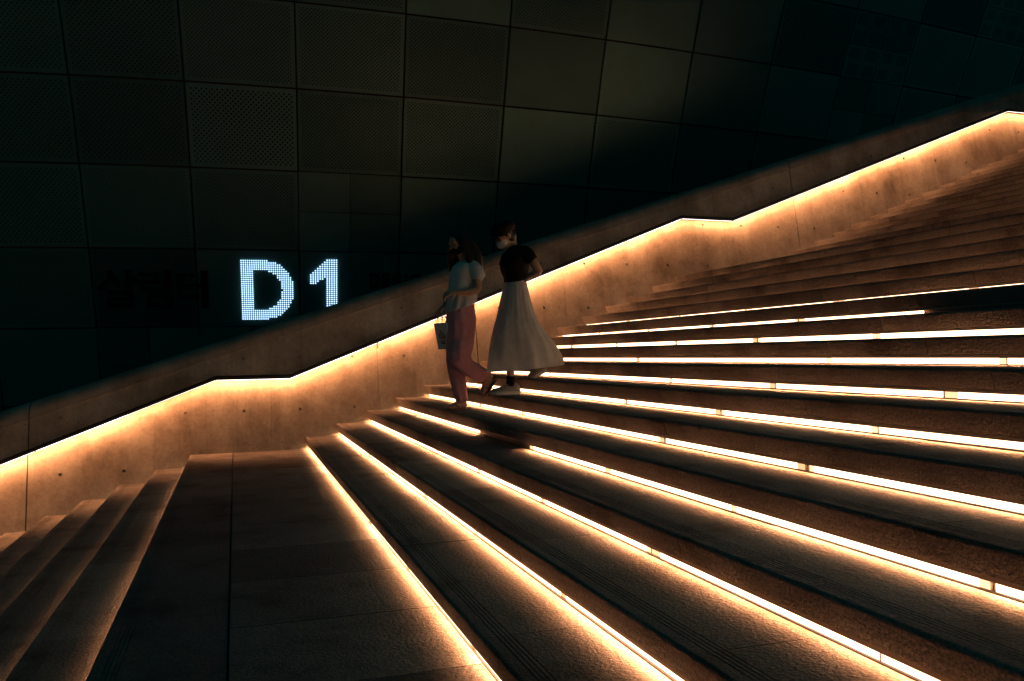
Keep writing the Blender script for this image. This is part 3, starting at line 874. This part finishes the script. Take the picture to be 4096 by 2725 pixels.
fuse('hair', bm, .0075, HAIR, pA, 3)
h0 = G(494, 1432, .06); h0.z = ZA+.001; t0 = G(322, 1437, .035); t0.z = ZA+.001
sandal(pA, h0, t0, UZ, .092)
sandal(pA, hl2 - upf*.016 + Vector((.012, 0, .010)), to2 - upf*.016 + Vector((-.004, 0, -.012)), upf, .090)

# ------------------------------------------------------------------ paper bag in the far hand
bx = G(276, 905, .08)
bag = empty('paper_bag', bx - Vector((0, 0, .12)))
tag(bag, 'pale paper shopping bag with dark print, held by the person in pink trousers', 'bag')
wv = Vector((.36, -.93, 0)).normalized(); tv = Vector((.93, .36, 0)).normalized(); dn = Vector((.17, 0, -1)).normalized()
PAPER = fabric('bag_paper', (.80, .80, .78), .7, 300, .06); INK = plain('bag_ink', (.03, .05, .09), .7)
tl = G(234, 826, .13)
bm = bmesh.new(); bw, bt, bh = .20, .085, .245
hexa(bm, [tl + dn*bh, tl + dn*bh + wv*bw, tl + dn*bh + wv*bw + tv*bt, tl + dn*bh + tv*bt, tl, tl + wv*bw, tl + wv*bw + tv*bt*.7, tl + tv*bt*.7])
from_bm('bag_body', bm, PAPER, bag)
bm = bmesh.new(); nb = -tv
def ink(u0, u1, v0, v1): 
    f = [bm.verts.new(tl + wv*bw*u + dn*bh*v + nb*.0015) for u, v in ((u0, v0), (u1, v0), (u1, v1), (u0, v1))]; bm.faces.new(f)
for u0, v0 in ((.26, .38), (.40, .27), (.54, .33), (.67, .42)): ink(u0, u0+.09, v0, .52)
ink(.26, .76, .52, .60); ink(.36, .68, .61, .63); ink(.30, .72, .68, .72); ink(.34, .68, .75, .80)
from_bm('print', bm, INK, bag)
hd = G(292, 728, .07)
for off in (tv*.002, tv*bt*.65):
    bm = bmesh.new(); a = tl + wv*bw*.28 + off; c_ = tl + wv*bw*.72 + off
    tube(bm, [(a, .003), ((a+hd)/2 + Vector((0, .01, .006)), .003), (hd, .003), ((c_+hd)/2 + Vector((0, -.01, .006)), .003), (c_, .003)], n=6)
    from_bm('bag_handle', bm, PAPER, bag)

# ------------------------------------------------------------------ person in cap, mask, black tee and long pale skirt
YB = 7.47
ZB = nosing(5)[1]
K = lambda x, y, dy=0.: zp(x, y, YB+dy)
body_bm = bmesh.new()
hcB = K(728, 222); fB = Vector((-.90, -.22, -.38)); upB0 = Vector((-.33, 0, .94))
sdB, upB, rotB = head(body_bm, hcB, fB, upB0, .98)
tube(body_bm, [(K(765, 255), .050), (K(792, 300), .050), (K(805, 330), .060)])
tube(body_bm, [(K(812, 350), .095), (K(805, 440), .105), (K(800, 540), .080), (K(805, 640), .085)], flat=1.1)
tube(body_bm, [(K(850, 330, -.06), .055), (K(893, 335, -.140), .048), (K(935, 405, -.175), .042), (K(972, 470, -.18), .036)])
tube(body_bm, [(K(972, 470, -.18), .035), (K(935, 482, -.160), .033), (K(895, 500, -.115), .026), (K(872, 525, -.085), .023)])
hand(body_bm, K(872, 525, -.085), Vector((-.5, .15, -.8)), Vector((-.3, .8, -.1)), Vector((.5, .6, .2)), .85)
tube(body_bm, [(K(790, 330, .06), .055), (K(755, 345, .150), .046), (K(728, 410, .175), .040), (K(722, 470, .18), .035)])
tube(body_bm, [(K(722, 470, .18), .034), (K(745, 510, .12), .030), (K(765, 545, .08), .023)])
hand(body_bm, K(765, 545, .08), Vector((.4, -.1, -.8)), Vector((.8, .1, -.1)), Vector((.1, .9, .2)), .85)
tube(body_bm, [(K(800, 640, -.04), .07), (K(770, 860, -.05), .075), (K(760, 960, -.04), .055), (K(768, 1080, -.02), .050), (K(770, 1180, 0), .036), (K(770, 1240, 0), .033)])
tube(body_bm, [(K(815, 640, .05), .07), (K(860, 860, .08), .075), (K(880, 940, .09), .055), (K(930, 1050, .09), .048), (K(960, 1115, .09), .036), (K(965, 1135, .09), .034)])
pB = fuse('person', body_bm, .0062, SKIN, None, 3)
tag(pB, 'person in dark cap, white mask, black tee and long pale skirt walking down', 'person')
eyes(pB, hcB, fB.normalized(), sdB, upB, rotB, .98)
fb = fB.normalized()
bm = bmesh.new()                            # pleated white mask with ear loops
ball(bm, hcB - upB*.046 + fb*.046, .062, .062, .050, rotB, 18)
mk = fuse('face_mask', bm, .006, MASKW, pB, 2)
bm = bmesh.new()
for q in (-.030, -.045, -.060):
    tube(bm, [(hcB + upB*q + fb*.072 - sdB*.052, .0025), (hcB + upB*q + fb*.110, .003), (hcB + upB*q + fb*.072 + sdB*.052, .0025)], n=6)
from_bm('pleat', bm, MASKW, mk)
bm = bmesh.new()
for s_ in (-1, 1): tube(bm, [(hcB - upB*.035 + fb*.065 + sdB*s_*.056, .0018), (hcB - upB*.018 + fb*.02 + sdB*s_*.078, .0018), (hcB + upB*.012 - fb*.008 + sdB*s_*.084, .0018)], n=6)
from_bm('ear_loop', bm, MASKW, mk)
bm = bmesh.new()                            # puffed cap with a peak
ball(bm, hcB + upB*.072 - fb*.012, .124, .116, .072, rotB, 24)
ball(bm, hcB + upB*.040 - fb*.004, .108, .092, .050, rotB, 24)
cap = fuse('cap', bm, .006, BLACK, pB, 2)
bm = bmesh.new(); lo = []; hi = []
for k in range(13):
    a = math.radians(-75 + 150*k/12)
    inn = hcB + upB*.034 + fb*.085*math.cos(a) + sdB*.080*math.sin(a)
    outp = hcB + upB*.018 + fb*(.085*math.cos(a) + .072*math.cos(a*.9)) + sdB*.090*math.sin(a)
    lo.append((bm.verts.new(inn), bm.verts.new(outp))); hi.append((bm.verts.new(inn + upB*.006), bm.verts.new(outp + upB*.005)))
for k in range(12):
    bm.faces.new((hi[k][0], hi[k][1], hi[k+1][1], hi[k+1][0])); bm.faces.new((lo[k][0], lo[k+1][0], lo[k+1][1], lo[k][1]))
    bm.faces.new((lo[k][1], lo[k+1][1], hi[k+1][1], hi[k][1])); bm.faces.new((lo[k][0], hi[k][0], hi[k+1][0], lo[k+1][0]))
for k in (0, 12): bm.faces.new((lo[k][0], lo[k][1], hi[k][1], hi[k][0]))
from_bm('peak', bm, BLACK, cap, True)
bm = bmesh.new()                            # short dark hair at the nape
ball(bm, hcB - fb*.042 - upB*.012, .070, .080, .075, rotB, 18)
ball(bm, hcB - fb*.050 - upB*.050, .048, .060, .050, rotB, 16)
for s_ in (-1, 1): ball(bm, hcB - fb*.012 + upB*.022 + sdB*s_*.064, .052, .022, .040, rotB, 14)
fuse('hair', bm, .007, HAIR, pB, 2)
bm = bmesh.new()                            # black tee
loft(bm, [((768, 288), (832, 276), .062, 0), ((745, 322), (878, 302), .135, 0), ((715, 375), (905, 350), .165, 0), ((700, 440), (895, 430), .155, 0), ((722, 500), (882, 500), .135, 0), ((728, 545), (873, 545), .122, 0)], YB, 44, folds(21, .04, 2, 7))
tube(bm, [(K(862, 322, -.09), .062), (K(895, 350, -.150), .064), (K(915, 385, -.172), .060)])
tube(bm, [(K(790, 335, .08), .060), (K(748, 370, .155), .062), (K(728, 430, .175), .058)])
fuse('tee', bm, .0075, BLACK, pB, 3)
bm = bmesh.new()                            # long flared skirt blown back
def skirt_fold(a, s_):
    g = s_**.8
    f = .085*math.sin(5*a + 3.2*s_) + .075*math.sin(9*a - 4.5*s_ + 1) + .03*math.sin(14*a + 5*s_ + .4) + .012*math.sin(22*a - 2*s_)
    return g*f*(.7 + .3*math.cos(a - .5)) + .01*math.sin(23*a)*(1-s_)
loft(bm, [((730, 535), (874, 528), .118, 0), ((722, 590), (884, 575), .140, 0), ((706, 660), (898, 650), .165, 0), ((688, 740), (920, 735), .19, 0), ((662, 840), (955, 825), .22, 0), ((640, 940), (1012, 915), .25, .01), ((624, 1030), (1062, 1000), .27, .02), ((612, 1110), (1090, 1070), .28, .03), ((606, 1165), (1102, 1118), .285, .03)], YB, 110, skirt_fold, cap=False)
o = from_bm('skirt', bm, CREAM, pB, True)
for nm, a, c_ in (('sock', K(770, 1195), K(768, 1262)), ('sock', K(955, 1090, .09), K(966, 1140, .09))):
    bm = bmesh.new(); tube(bm, [(a, .039), ((a+c_)/2, .040), (c_, .040)]); from_bm(nm, bm, BLACK, pB, True)
h0 = K(832, 1318, 0); h0.z = ZB+.001; t0 = K(640, 1322, -.02); t0.z = ZB+.001
sneaker(pB, h0, t0, UZ)
h1 = K(1018, 1160, .09); t1 = K(903, 1222, .085)
sneaker(pB, h1, t1, Vector((-.42, 0, .9)))
